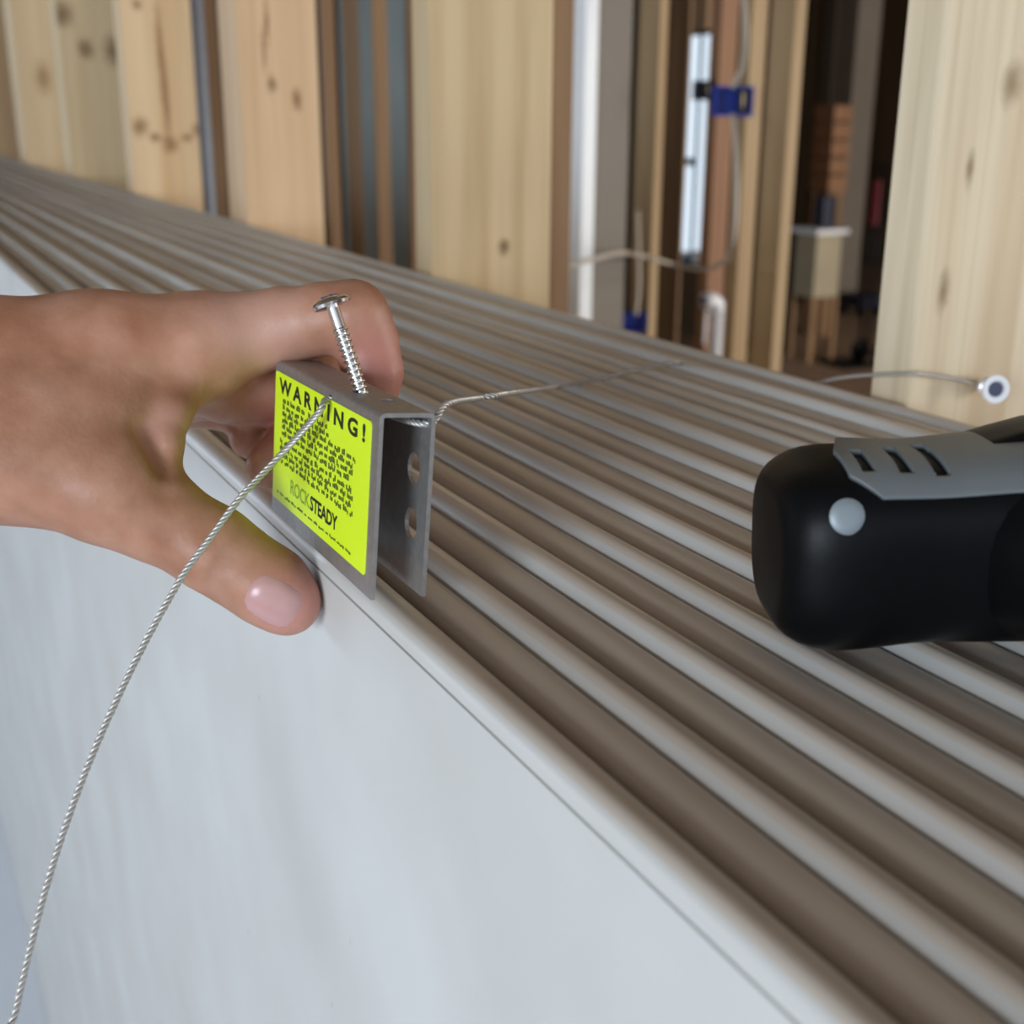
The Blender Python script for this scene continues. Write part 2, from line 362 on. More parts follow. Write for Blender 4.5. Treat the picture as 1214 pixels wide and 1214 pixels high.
# framing further back, the shade there put into its dark fir colours
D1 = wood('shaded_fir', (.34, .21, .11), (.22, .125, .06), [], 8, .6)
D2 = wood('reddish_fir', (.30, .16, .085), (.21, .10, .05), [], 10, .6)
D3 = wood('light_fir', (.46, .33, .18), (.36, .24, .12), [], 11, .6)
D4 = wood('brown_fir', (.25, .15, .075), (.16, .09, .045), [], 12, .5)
G2 = 'framing studs in the rooms beyond'
def far(L, C, Rr, py, d, mat, label, name='framing_stud', z0=ZF, z1=1.3, group=G2):
    c = W(C, py, d); wx, wy = fit_stud(L, C, Rr, py, c); return stud(name, c, wx, wy, mat, label, 'stud', group, z0, z1), c
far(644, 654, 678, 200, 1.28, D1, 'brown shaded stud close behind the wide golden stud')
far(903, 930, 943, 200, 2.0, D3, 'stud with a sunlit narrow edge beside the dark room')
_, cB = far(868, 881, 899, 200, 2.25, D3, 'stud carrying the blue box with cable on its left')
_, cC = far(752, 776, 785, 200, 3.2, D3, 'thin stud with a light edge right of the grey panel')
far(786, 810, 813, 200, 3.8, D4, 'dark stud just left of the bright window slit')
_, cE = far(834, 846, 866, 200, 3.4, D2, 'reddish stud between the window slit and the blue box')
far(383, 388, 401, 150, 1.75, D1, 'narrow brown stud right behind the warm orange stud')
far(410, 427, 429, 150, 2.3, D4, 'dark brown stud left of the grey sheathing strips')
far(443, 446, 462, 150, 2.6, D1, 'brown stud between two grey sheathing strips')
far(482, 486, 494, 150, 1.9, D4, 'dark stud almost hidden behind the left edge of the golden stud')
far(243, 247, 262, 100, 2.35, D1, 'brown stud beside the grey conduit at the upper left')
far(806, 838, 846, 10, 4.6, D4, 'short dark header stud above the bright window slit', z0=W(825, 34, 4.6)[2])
# grey sheathing panel beyond the left gaps, white-edged panel beyond the middle gap
M_wrap = plain('grey_sheathing', (.24, .27, .26), .55, 0, .35, 2.5)
a = W(420, 200, 4.0); b_ = W(500, 200, 4.0)
tag(box('sheathing_panel', (min(a[0], b_[0])-.1, a[1], ZF), (hit(493, 200, 1, a[1])[0], a[1]+.02, 1.28), M_wrap), 'grey-blue sheathing panel seen between the studs left of the golden stud', 'panel')
M_panel = plain('grey_brown_panel', (.17, .145, .115), .6, 0, .12, 3)
c = W(690, 200, 2.2); wx, wy = fit_stud(687, 690, 706, 200, c)
pn = tag(empty('door_panel', (c[0], c[1], ZF)), 'grey-brown upright panel with a bright white edge, beyond the golden stud', 'panel')
_, wy2 = fit_stud(687, 690, 748, 200, c)
for nm, a, b, mt in (('panel_face', (-.06, wy, 0), (-.02, wy2*1.07, 2.6), M_panel), ('white_edge', (-wx-.05, 0, 0), (0, wy, 2.6), plain('white_painted_edge', (.86, .90, .92), .4, 0, .04))):
    box(nm, a, b, mt, pn, .003)
# conduit upper left
cc = W(238, 100, 2.1)
tag(tube('conduit', [(cc[0], cc[1], ZF), (cc[0], cc[1], 1.29)], .0125, plain('grey_conduit_metal', (.22, .25, .30), .5, .2, .1), n=14), 'grey-blue vertical conduit between the studs at the upper left', 'conduit')

# electrical boxes, cables, drain pipe
def outlet_box(px0, py0, px1, py1, d, mat, label, detail=True):
    P = hit((px0+px1)/2, (py0+py1)/2, 1, d-.042); d = (P-C0)@R[:, 2]; hw = (px1-px0)/F*d/2; hh = (py1-py0)/F*d/2
    r = tag(empty('electrical_box', tuple(P)), label, 'electrical box')
    u = np.array([R[0, 0], R[1, 0], 0]); u /= np.linalg.norm(u); v = np.array([u[1], -u[0], 0])       # u right, v towards the viewer
    def bb(name, a0, a1, b0, b1, z0, z1, mt):
        V = [u*a+v*b+np.array([0, 0, z]) for a in (a0, a1) for b in (b0, b1) for z in (z0, z1)]
        return obj(name, V, [(0, 1, 3, 2), (4, 6, 7, 5), (0, 4, 5, 1), (2, 3, 7, 6), (0, 2, 6, 4), (1, 5, 7, 3)], mt, r)
    t = hw*.09
    bb('back', -hw, hw, -.05, -.046, -hh, hh, mat)
    for a0, a1, z0, z1 in ((-hw, -hw+t, -hh, hh), (hw-t, hw, -hh, hh), (-hw+t, hw-t, hh-t, hh), (-hw+t, hw-t, -hh, -hh+t)):
        bb('side', a0, a1, -.046, 0, z0, z1, mat)
    if detail:
        bb('bracket_tab', hw*.25, hw*.62, -.02, .002, -hh*.8, hh*.9, M_navy)
        pts = [P*0+u*(hw*.42)+v*.004+np.array([0, 0, z]) for z in (-hh*.3, 0, hh*.5)]
        tube('wire_end', pts, hw*.06, M_copper, r, 6)
    return P
PB = outlet_box(848, 103, 893, 137, cB[1], M_blue, 'blue electrical box with a cable, fixed high on a stud')
outlet_box(824, 96, 845, 118, cE[1], M_navy, 'small dark navy electrical box in front of the window slit')
outlet_box(740, 372, 765, 394, cC[1], M_blue, 'small blue electrical box low down, just above the stack', False)
cab = [W(672, 316, 1.95), W(700, 308, 1.97), W(735, 300, 2.05), W(765, 304, 2.35), W(800, 314, 2.5), W(835, 319, 2.3), W(860, 308, 2.15), W(870, 280, 2.05), W(873, 220, 2.02), W(871, 150, 2.02), W(868, 136, 2.03)]
tag(tube('electric_cable', spline(cab, 8), .0042, M_cable, n=8), 'pale cable sagging between the far studs and up to the blue box', 'cable')
tag(tube('electric_cable', spline([W(868, 104, 2.04), W(880, 80, 2.02), W(884, 40, 2.02), W(880, -30, 2.02), W(876, -120, 2.02)], 8), .0045, M_cable, n=8), 'pale cable rising from the top of the blue box', 'cable')
tag(tube('electric_cable', spline([W(754, 374, 2.89), W(757, 340, 2.88), W(757, 300, 2.88), W(756, 250, 2.9)], 8), .0045, M_cable, n=8), 'short pale cable running up from the low blue box', 'cable')
pp = W(849, 400, 2.6); et = W(847, 366, 2.6)[2]; rp = .0135
pr = tag(empty('drain_pipe', (pp[0], pp[1], ZF)), 'white plastic drain pipe with an elbow rising behind the stack', 'pipe')
tube('pipe', [(0, 0, 0), (0, 0, et-ZF)], rp, M_pvc, pr, 16)
lf = -np.array([R[0, 0], R[1, 0], 0])*.9+np.array([R[1, 0], -R[0, 0], 0])*.5; lf /= np.linalg.norm(lf)
el = [np.array([0, 0, et-ZF-.012])]+[np.array([0, 0, et-ZF])+np.array([0, 0, 1])*.022*math.sin(a)+lf*.022*(1-math.cos(a)) for a in np.linspace(0, math.pi/2, 7)]
tube('elbow', el+[el[-1]+lf*.016], rp*1.22, M_pvc, pr, 16)
e = el[-1]+lf*.0164; tube('opening', [e, e+lf*.0006], rp*.8, M_recess, pr, 16)  # solid dark disc, painted shade of the open pipe end
tube('strap', [lf*.03+np.array([0, 0, et-ZF+.0]), lf*.032+np.array([0, 0, et-ZF-.07])], .004, M_pvc, pr, 8)

# dark room at the back right
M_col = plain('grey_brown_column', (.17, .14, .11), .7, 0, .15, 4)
def column(pxl, pxr, base_px, base_py, label, mat):
    P = hit(base_px, base_py, 2, ZF); d = (P-C0)@R[:, 2]; hw = (pxr-pxl)/F*d/2
    t = empty('support_column', tuple(P)); tag(t, label, 'column')
    box('shaft', (-hw*.75, -hw*.75, .02), (hw*.75, hw*.75, 2.5), mat, t, .01); box('base_plate', (-hw*.8, -hw*.8, 0), (hw*.8, hw*.8, .02), mat, t)
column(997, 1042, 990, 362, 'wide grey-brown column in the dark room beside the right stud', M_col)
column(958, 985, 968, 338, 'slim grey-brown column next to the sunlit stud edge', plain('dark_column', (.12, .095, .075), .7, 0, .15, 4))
Pb = W(985, 175, 8.5)
cr = tag(empty('wooden_crate_rack', (Pb[0], Pb[1], ZF)), 'reddish brown stacked boards between the two columns', 'shelf')
zt = W(985, 124, 8.5)[2]-ZF; zb = W(985, 228, 8.5)[2]-ZF
for k in range(5):
    z0 = zb+(zt-zb)*k/5; box('board', (-.10, -.08, z0+.006), (.10, .08, z0+(zt-zb)/5-.006), D2, cr, .006)
for sx in (-1, 1): box('leg', (sx*.08-.015, -.06, 0), (sx*.08+.015, .06, zb+.006), D4, cr)
Pw = W(972, 272, 7.7)
wb = tag(empty('work_bench', (Pw[0], Pw[1], ZF)), 'small cream bench with a white top in the dark room', 'bench')
ztop = W(972, 270, 7.7)[2]-ZF
box('top', (-.13, -.13, ztop-.03), (.13, .13, ztop), M_pvc, wb, .004)
M_cream = plain('cream_panel', (.34, .29, .19), .6, 0, .12, 8)
box('cabinet', (-.10, -.10, ztop-.42), (.10, .10, ztop-.03), M_cream, wb, .006)
for sx in (-1, 1):
    for sy in (-1, 1): box('leg', (sx*.09-.014, sy*.09-.014, 0), (sx*.09+.014, sy*.09+.014, ztop-.42), D1, wb)
Pd = W(978, 250, 7.7)
tag(box('dark_cabinet', (Pd[0]-.05, Pd[1]-.05, ZF+ztop), (Pd[0]+.05, Pd[1]+.05, W(978, 232, 7.7)[2]), M_navy, bevel=.008), 'small black box standing on the white bench top', 'box')
Pr = W(1040, 240, 7.5)
rt = tag(empty('red_handled_dolly', (Pr[0], Pr[1], ZF)), 'dark hand truck with a red panel in the dark room by the right stud', 'hand truck')
M_red = plain('dark_red_paint', (.20, .015, .02), .5, 0, .1)
zz0, zz1 = W(1040, 268, 7.5)[2]-ZF, W(1042, 213, 7.5)[2]-ZF
box('back_panel', (-.028, -.02, zz0), (.03, .02, zz1), M_red, rt, .006)
for s in (-1, 1): tube('rail', [(s*.035, 0, .05), (s*.035, 0, zz1+.1)], .011, M_black, rt, 8)
box('toe_plate', (-.16, -.22, .0), (.1, .02, .02), M_black, rt); 
for s in (-1, 1): lathe('wheel', (s*.09-.02, .06, .075), (1, 0, 0), [(0, .05), (.005, .07), (.03, .075), (.04, .05)], M_black, rt, 18)
Pq = hit(1020, 372, 2, ZF)
tr = tag(empty('tool_tray', tuple(Pq)), 'low dark tool tray on the floor in front of the wide column', 'tray')
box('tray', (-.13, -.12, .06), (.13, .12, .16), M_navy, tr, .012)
for sx in (-1, 1):
    for sy in (-1, 1): box('foot', (sx*.1-.02, sy*.09-.02, 0), (sx*.1+.02, sy*.09+.02, .062), M_black, tr)

# ------------------------------------------------------------------ the steel bracket
BW, BH, BD, TH = .0927, .047, .0146, .0011
br = empty('clip_bracket', (-.3611, .1034, .0010)); br.rotation_euler = (-.0921, -.0345, -.0302)
tag(br, 'grey steel clip bracket with a bright yellow warning label, straddling the front board', 'bracket')
Mb = Matrix.Translation(br.location) @ br.rotation_euler.to_matrix().to_4x4()
def bw(x, y, z): return np.array(Mb @ Vector((x, y, z)))
V = []; Fc = []
def put(sheet, fn):
    o = len(V); vs, fs = sheet
    V.extend([fn(*p) for p in vs]); Fc.extend([tuple(i+o for i in q) for q in fs])
hx, hz = BW*.585, BH-.0035                       # wire slot in the front flange
ell = lambda cx, cy, a, b, n=18: [(cx+a*math.cos(2*math.pi*k/n), cy+b*math.sin(2*math.pi*k/n)) for k in range(n)]
RB = .0016
put(sheet_mesh([(0, 0), (BW, 0), (BW, BH-RB), (0, BH-RB)], [rounded_rect(hx-.0012, BH-.0042, hx+.0012, BH-.0018, .001)], TH), lambda x, y, z: (x, TH/2+z, y))
put(sheet_mesh([(0, 0), (BW, 0), (BW, BH-RB), (0, BH-RB)], [ell(BW-.010, .0165, .0042, .0042), ell(BW-.010, .031, .0042, .0042), ell(BW-.045, .0165, .0042, .0042), ell(BW-.045, .031, .0042, .0042),
     ell(BW-.0030, BH-.0030, .0011, .0011)], TH), lambda x, y, z: (x, BD-TH/2+z, y))
sx_, sy_ = BW*.66, BD*.42
put(sheet_mesh([(0, RB), (BW, RB), (BW, BD-RB), (0, BD-RB)], [ell(sx_, sy_, .0019, .0019), ell(sx_+.013, BD*.60, .0022, .0022)], TH), lambda x, y, z: (x, y, BH-TH/2+z))
for (yc, a0) in ((RB, math.pi), (BD-RB, math.pi/2)):  # rounded bends
    o = len(V); n = 5
    for x in (0, BW):
        for k in range(n+1):
            a = a0-(math.pi/2)*k/n
            for r in (RB, RB-TH): V.append((x, yc+r*math.cos(a), BH-RB+r*math.sin(a)))
    m_ = 2*(n+1)
    for k in range(n):
        q = o+2*k
        Fc += [(q, q+2, q+2+m_, q+m_), (q+1, q+1+m_, q+3+m_, q+3), (q, q+1, q+3, q+2), (q+m_, q+2+m_, q+3+m_, q+1+m_)]
bm = bmesh.new()
for v in V: bm.verts.new(v)
bm.verts.ensure_lookup_table()
for q in Fc:
    try: bm.faces.new([bm.verts[i] for i in q])
    except ValueError: pass
bmesh.ops.remove_doubles(bm, verts=bm.verts, dist=1e-5)
bmobj('channel', bm, M_steel, br)
# label
LX0, LX1, LZ0, LZ1 = .0010, BW-.0050, .0048, BH-.0030
lv, lf_ = sheet_mesh(rounded_rect(LX0, LZ0, LX1, LZ1, .0012), [], .0002)
lab = obj('warning_label', [(x, -.0001+z, y) for x, y, z in lv], lf_, M_yellow, br); lab['label'] = 'bright yellow warning label with black print'
LW, LH = LX1-LX0, LZ1-LZ0
def lettering(name, txt, u0, u1, v0, v1, mat, bold=.0, space=1.0):
    Vt, Ft = text_mesh(txt, 1, bold, space); mxx = Vt.max(0)
    P = [(LX0+LW*(u0+(u1-u0)*p[0]/mxx[0]), -.00026, LZ0+LH*(v0+(v1-v0)*p[1]/mxx[1])) for p in Vt]
    return obj(name, P, Ft, mat, lab)
lettering('warning_lettering', 'WARNING!', .05, .955, .845, .965, M_ink, .034, 1.5)
lettering('logo_lettering', 'STEADY', .455, .74, .135, .245, M_ink, .03, .95)
lettering('logo_lettering', 'ROCK', .225, .45, .135, .245, M_greyink, .012, .95)
def fine(name, rows, mat, hgt):
    Vv = []; Ff = []
    for (v, u0, u1) in rows:
        u = u0
        while u < u1-.01:
            wl_ = random.uniform(.02, .075); ue = min(u+wl_, u1)
            k = u
            while k < ue-.004:               # letters of a word
                e = min(k+random.uniform(.008, .013), ue); hh = hgt*random.choice((.62, .62, 1, .8)); b0 = v-random.choice((0, 0, 0, .25))*hgt
                o = len(Vv)
                for (a, b) in ((k, b0), (e, b0), (e, b0+hh), (k, b0+hh)): Vv.append((LX0+LW*a, -.00026, LZ0+LH*b))
                Ff.append((o, o+1, o+2, o+3)); k = e+.0032
            u = ue+.016
    return obj(name, Vv, Ff, mat, lab, kind='stuff')
rows = [(.785, .10, .36), (.785, .40, .62), (.735, .10, .62), (.685, .10, .88), (.635, .10, .88), (.585, .10, .86), (.535, .10, .84),
        (.470, .08, .88), (.420, .08, .87), (.370, .08, .88), (.320, .10, .88)]
fine('fine_print', rows, M_fineink, .042)
fine('footer_print', [(.062, .06, .88)], M_fineink, .022)

# ------------------------------------------------------------------ screws
def screw_profile(length, r, head_r, head_h, pitch):
    p = [(0, .0002)]; n = int(length*.82/pitch)
    for k in range(n):
        s = .001+k*pitch; tp = min(1, .35+k/n*2.2)
        p += [(s, r*.66*tp), (s+pitch*.42, r*tp), (s+pitch*.56, r*tp), (s+pitch*.92, r*.66*tp)]
    p += [(length*.83, r*.78), (length, r*.8)]
    return p
top = bw(sx_, sy_, BH); hd = W(394, 363, ((top-C0)@R[:, 2])-.002)
ax = hd-top; L = np.linalg.norm(ax); ax /= L
sc = tag(empty('pan_head_screw', tuple(top)), 'loose zinc screw standing up out of the top of the bracket', 'screw')
o_ = -ax*.012
lathe('shank', o_, ax, screw_profile(L+.012, .0021, 0, 0, .0016), M_zinc, sc, 20)
lathe('head', o_+ax*(L+.0115), ax, [(0, .0022), (.0004, .0048), (.0012, .0052), (.0020, .0047), (.0027, .0033), (.0030, .0015), (.0031, .0003)], M_zinc, sc, 28)
th = o_+ax*(L+.0147)
for q in frame(ax):
    P = [th+q*a+np.cross(ax, q)*b+ax*c for a in (-.0022, .0022) for b in (-.0004, .0004) for c in (-.0006, .0002)]
    obj('recess', P, [(0, 1, 3, 2), (4, 6, 7, 5), (0, 4, 5, 1), (2, 3, 7, 6), (0, 2, 6, 4), (1, 5, 7, 3)], M_recess, sc)
# screw in the stud, driven along -x, with the crimped wire stop
sb = hit(1163, 457, 0, XS)+np.array([0, 0, 0]); sdir = hit(1186, 463, 0, XS+.017)-sb; sdir /= np.linalg.norm(sdir)
s2 = tag(empty('bugle_head_screw', tuple(sb)), 'bright bugle head screw driven into the pale stud, holding the wire end', 'screw')
lathe('shank', -sdir*.02, sdir, screw_profile(.034, .0018, 0, 0, .002), M_chrome, s2, 14)
lathe('wire_collar', sdir*.001, sdir, [(0, .0020), (.001, .0034), (.004, .0046), (.0058, .0046), (.0068, .0036), (.0070, .0022)], M_chrome, s2, 24)
lathe('head', sdir*.0090, sdir, [(0, .0026), (.0016, .0034), (.0034, .0051), (.0044, .0062), (.0052, .0063), (.0054, .0052), (.0050, .0036), (.0046, .0034)], M_chrome, s2, 28)
lathe('recess', sdir*.0134, sdir, [(0, .003), (.0004, .0034), (.0006, .0034), (.00062, .001)], M_recess, s2, 12)

# ------------------------------------------------------------------ the wire
front = bw(hx, -.0004, BH-.0030); rear = bw(BW-.0030, BD, BH-.0030); inside = bw(hx+.006, BD*.5, BH-.0036)
df = (front-C0)@R[:, 2]
lowp = W(2, 1290, .300)
path = [lowp+np.array([.05, -.02, ZF+.004-lowp[2]]), lowp+np.array([.012, -.012, ZF+.01-lowp[2]]), lowp+np.array([0, -.008, -.9]), lowp+np.array([0, -.004, -.45]), lowp+np.array([0, -.001, -.12]), lowp, W(18, 1200, .303), W(55, 1050, .308), W(100, 918, .314), W(155, 795, .321), W(212, 690, .3275), W(250, 637, .3295), W(285, 590, .3315), W(335, 537, .336), W(378, 489, df-.004),
        front, inside, bw(BW-.010, BD*.7, BH-.0034), rear]
dr = (rear-C0)@R[:, 2]
rest = [W(530, 479, dr+.006), W(565, 472, dr+.025), W(610, 465, dr+.055)]
for px, py, z in ((660, 458, .0040), (720, 447, .0032), (775, 434, .0028), (800, 430, .0022)): rest.append(hit(px, py, 2, z))
for px, py, y in ((835, 436, YW+.001), (880, 448, YW+.003), (925, 461, YW+.004), (955, 457, YW+.004), (995, 448, YW+.001), (1035, 444, YW-.0022), (1062, 443, YW-.003), (1082, 443, YW-.003)): rest.append(hit(px, py, 1, y))
rest += [hit(1098, 444, 0, XS+.0028), hit(1130, 449, 0, XS+.003), sb+sdir*.0035+np.array([0, -.003, .0005])]
pts = spline(path+rest, 26)
Vw = []; Fw = []; rs = .0005; s_acc = 0; ang = [0]
for i in range(1, len(pts)): s_acc += np.linalg.norm(pts[i]-pts[i-1]); ang.append(s_acc/.0052*2*math.pi)
# resample finely enough for the twist
dist = np.concatenate([[0], np.cumsum([np.linalg.norm(pts[i]-pts[i-1]) for i in range(1, len(pts))])])
ss = np.arange(0, dist[-1], .0006); P3 = np.stack([np.interp(ss, dist, np.array(pts)[:, k]) for k in range(3)], 1)
u = None; strands = [[], [], []]
for i in range(len(P3)):
    t = P3[min(i+1, len(P3)-1)]-P3[max(i-1, 0)]; t /= np.linalg.norm(t)+1e-12
    if u is None: u, _ = frame(t)
    u = u-t*(u@t); u /= np.linalg.norm(u); v = np.cross(t, u)
    for k in range(3):
        a = ss[i]/.0050*2*math.pi+k*2*math.pi/3; strands[k].append(P3[i]+rs*1.05*(math.cos(a)*u+math.sin(a)*v))
wr_ = tag(empty('wire_rope', tuple(pts[0])), 'thin braided steel wire from the stud screw through the bracket and down past the thumb', 'wire')
for k in range(3):
    V1, F1 = tube_data([p-pts[0] for p in strands[k]], rs, 5); obj('strand', V1, F1, M_wire, wr_, smooth=True)

# ------------------------------------------------------------------ the power driver lying on the boards
RD = .0226
nose = hit(908, 650, 2, .0236); tailp = hit(1214, 634, 2, .0262)
A = np.array([tailp[0]-nose[0], tailp[1]-nose[1], 0]); A /= np.linalg.norm(A); A = A+np.array([0, 0, .04]); A /= np.linalg.norm(A)
Nn = np.array([A[1], -A[0], 0]); Nn /= np.linalg.norm(Nn); Uu = np.cross(Nn, A); Uu = Uu if Uu[2] > 0 else -Uu
dv = tag(empty('power_driver', tuple(nose)), 'black and grey cordless power driver lying on the boards at the right', 'power tool')
def sup(th, e=3.0):
    c_, s_ = math.cos(th), math.sin(th); r = (abs(c_)**e+abs(s_)**e)**(-1/e); return c_*r, s_*r
def drad(s):   # body radius along the tool
    x = min(1, s/.017); nose_r = .60+.40*math.sqrt(max(0, 1-(1-x)**2.4)); waist = 1-.045*math.exp(-((s-.034)/.012)**2)
    return RD*nose_r*waist
def dpt(s, th, off=0, e=3.0):
    a, b = sup(th, e); r = drad(s)+off
    return A*s+Nn*a*r+Uu*b*r*1.0
V = []; Fc = []; sl = [0, .0005, .0015, .003, .005, .0075, .0105, .014, .018, .023, .03, .037, .045, .055, .07, .09, .12, .15, .165]; n = 48
for s in sl:
    for k in range(n): V.append(dpt(s, 2*math.pi*k/n))
for i in range(len(sl)-1):
    for k in range(n):
        a = i*n+k; b = i*n+(k+1) % n; Fc.append((a, b, b+n, a+n))
Fc.append(tuple(range(n))[::-1]); Fc.append(tuple((len(sl)-1)*n+k for k in range(n)))
o = obj('body', V, Fc, M_black, dv, smooth=True); o.data.set_sharp_from_angle(angle=math.radians(45))
# grey upper housing: shell over the top, with vent slots and a slanted front corner
th_lo, th_hi = math.radians(41), math.radians(150)
ns, nt = 330, 90; s0g, s1g = .0140, .150; V = []; Fc = []
def shell_s(i, j):
    th = th_lo+(th_hi-th_lo)*j/nt
    st = s0g+.0062*max(0, 1-(th-th_lo)/math.radians(14))+.007*max(0, (th-math.radians(84))/math.radians(50))
    return st+(s1g-st)*(i/ns)**1.6, th
for i in range(ns+1):
    for j in range(nt+1):
        s, th = shell_s(i, j); V.append(dpt(s, th, .0006))
slots = [(.0170, .0200), (.0252, .0284), (.0328, .0360)]
for i in range(ns):
    for j in range(nt):
        s, th = shell_s(i+.5, j+.5); dg = math.degrees(th)
        if any(a < s < b and 57-2*k < dg < 82+6*k for k, (a, b) in enumerate(slots)): continue
        a = i*(nt+1)+j; Fc.append((a, a+1, a+nt+2, a+nt+1))
o = obj('housing', V, Fc, M_gray, dv, smooth=True); o['label'] = 'grey plastic housing with three vent slots'
md = o.modifiers.new('thickness', 'SOLIDIFY'); md.thickness = .0014; md.offset = 0
o.data.flip_normals() if False else None
# small metal fastener and the black rubber insert on the top
fp = dpt(.0122, math.radians(34), .0); nf = Nn*math.cos(math.radians(20))+Uu*math.sin(math.radians(20))
lathe('fastener', fp-nf*.001, nf, [(0, .0038), (.0008, .0040), (.0012, .0035), (.0014, .0020), (.00145, .0003)], plain('dull_metal', (.24, .28, .30), .45, .2, .05), dv, 20)
V = []; Fc = []
for i in range(13):
    for j in range(13):
        s = .049+.09*i/12; th = math.radians(80+46*j/12); V.append(dpt(s, th, .0011+.0030*min(1, i/2, (12-i)/2, j/2, (12-j)/2)))
for i in range(12):
    for j in range(12): a = i*13+j; Fc.append((a, a+1, a+14, a+13))
obj('rubber_insert', V, Fc, M_black, dv, smooth=True)
# handle
hp = [A*.068+Nn*.0, A*.069+Nn*.022, A*.078+Nn*.045, A*.097+Nn*.075, A*.104+Nn*.105, A*.106+Nn*.112]
V = []; Fc = []; n = 28
for i, (p, rr) in enumerate(zip(hp, (.026, .0225, .0175, .0165, .0175, .0165))):
    for k in range(n):
        a, b = sup(2*math.pi*k/n, 2.6); V.append(p+A*a*rr*(1.15 if i < 2 else 1)+Uu*b*min(rr, .0205)*.95)
for i in range(len(hp)-1):
    for k in range(n):
        a = i*n+k; b = i*n+(k+1) % n; Fc.append((a, b, b+n, a+n))
Fc.append(tuple(range(n))); Fc.append(tuple((len(hp)-1)*n+k for k in range(n)))
obj('handle', V, Fc, M_black, dv, smooth=True)
bm = bmesh.new(); add_box(bm, (-.030, -.001, -.0225), (.034, .030, .0225), .004)
for v in bm.verts:
    q = hp[-1]+A*v.co.x+Nn*v.co.y+Uu*v.co.z; v.co = Vector(q)
bmobj('battery', bm, M_black, dv)
lathe('chuck', A*.164, A, [(0, .017), (.004, .0195), (.022, .0190), (.034, .013), (.036, .006), (.05, .0045), (.052, .003)], M_black, dv, 24)

# ------------------------------------------------------------------ the hand
PX = lambda px, py, d, r: (W(px, py, d), r/1000)
def caps(P, a, b):
    (pa, ra), (pb, rb) = a, b
    ba = pb-pa; l2 = ba@ba; pa_ = P-pa; h = np.clip((pa_@ba)/l2, 0, 1)
    return np.linalg.norm(pa_-h[..., None]*ba, axis=-1)-(ra+(rb-ra)*h)
def smin(a, b, k):
    h = np.clip(.5+.5*(b-a)/k, 0, 1); return b+(a-b)*h-k*h*(1-h)
palm = [[(-900, 470, .300, 33), (-260, 452, .338, 23), (-60, 448, .351, 20), (0, 443, .357, 19.6), (110, 427, .367, 18.6), (240, 411, .378, 16.6)],      # radial side to index knuckle
        [(-900, 520, .295, 31), (-260, 520, .330, 23), (0, 526, .350, 19.4), (90, 528, .355, 17.5)],                                                      # thumb side of wrist
        [(-900, 495, .330, 31), (-260, 485, .350, 24), (-100, 480, .362, 23), (0, 485, .372, 20), (225, 432, .396, 14.5)],                                                       # middle metacarpal
        [(0, 495, .386, 17), (215, 452, .407, 12.5)], [(0, 505, .398, 15), (200, 472, .418, 11)],                                  # ring, little
        [(40, 500, .352, 18), (120, 500, .360, 15.5), (165, 490, .367, 12)]]                                                         # muscle between thumb and index
thumb = [[(20, 535, .347, 18.5), (130, 580, .349, 15.6), (178, 606, .351, 13.2), (255, 652, .353, 11.9), (290, 676, .3535, 11.0), (322, 697, .354, 11.1), (341, 714, .354, 9.6)]]
web = [[(222, 448, .371, 8), (204, 490, .359, 5.4), (196, 530, .3535, 4.8), (186, 566, .352, 6)]]
index = [[(240, 411, .378, 16), (290, 397, .380, 12.6), (335, 387, .380, 11.6), (385, 378, .377, 10.6), (419, 374, .374, 10.3)],
         [(419, 374, .374, 10.3), (434, 405, .377, 9.4), (442, 440, .378, 8.8)], [(442, 440, .378, 8.8), (441, 478, .379, 7.6)]]
middle = [[(225, 432, .393, 14), (270, 458, .398, 11.6), (322, 463, .401, 9.9), (368, 448, .402, 9.6)], [(368, 448, .402, 9.6), (385, 490, .402, 8.6)], [(385, 490, .402, 8.6), (372, 520, .400, 7.4)]]
ring = [[(215, 452, .407, 12), (290, 470, .412, 9.6), (350, 480, .411, 9)], [(350, 480, .411, 9), (352, 515, .406, 8)], [(352, 515, .406, 8), (318, 553, .396, 7.2)]]
little = [[(200, 472, .418, 10.5), (270, 480, .424, 8.4), (300, 500, .424, 7.6), (296, 520, .42, 7)]]
def chain(P, ch, k):
    f = None
    for q in ch:
        q = [PX(*t) for t in q]
        for a, b in zip(q[:-1], q[1:]):
            c_ = caps(P, a, b); f = c_ if f is None else smin(f, c_, k)
    return f
creases = [((236, 640), (262, 672), .6), ((243, 634), (270, 668), .8), ((250, 630), (277, 662), .6)]
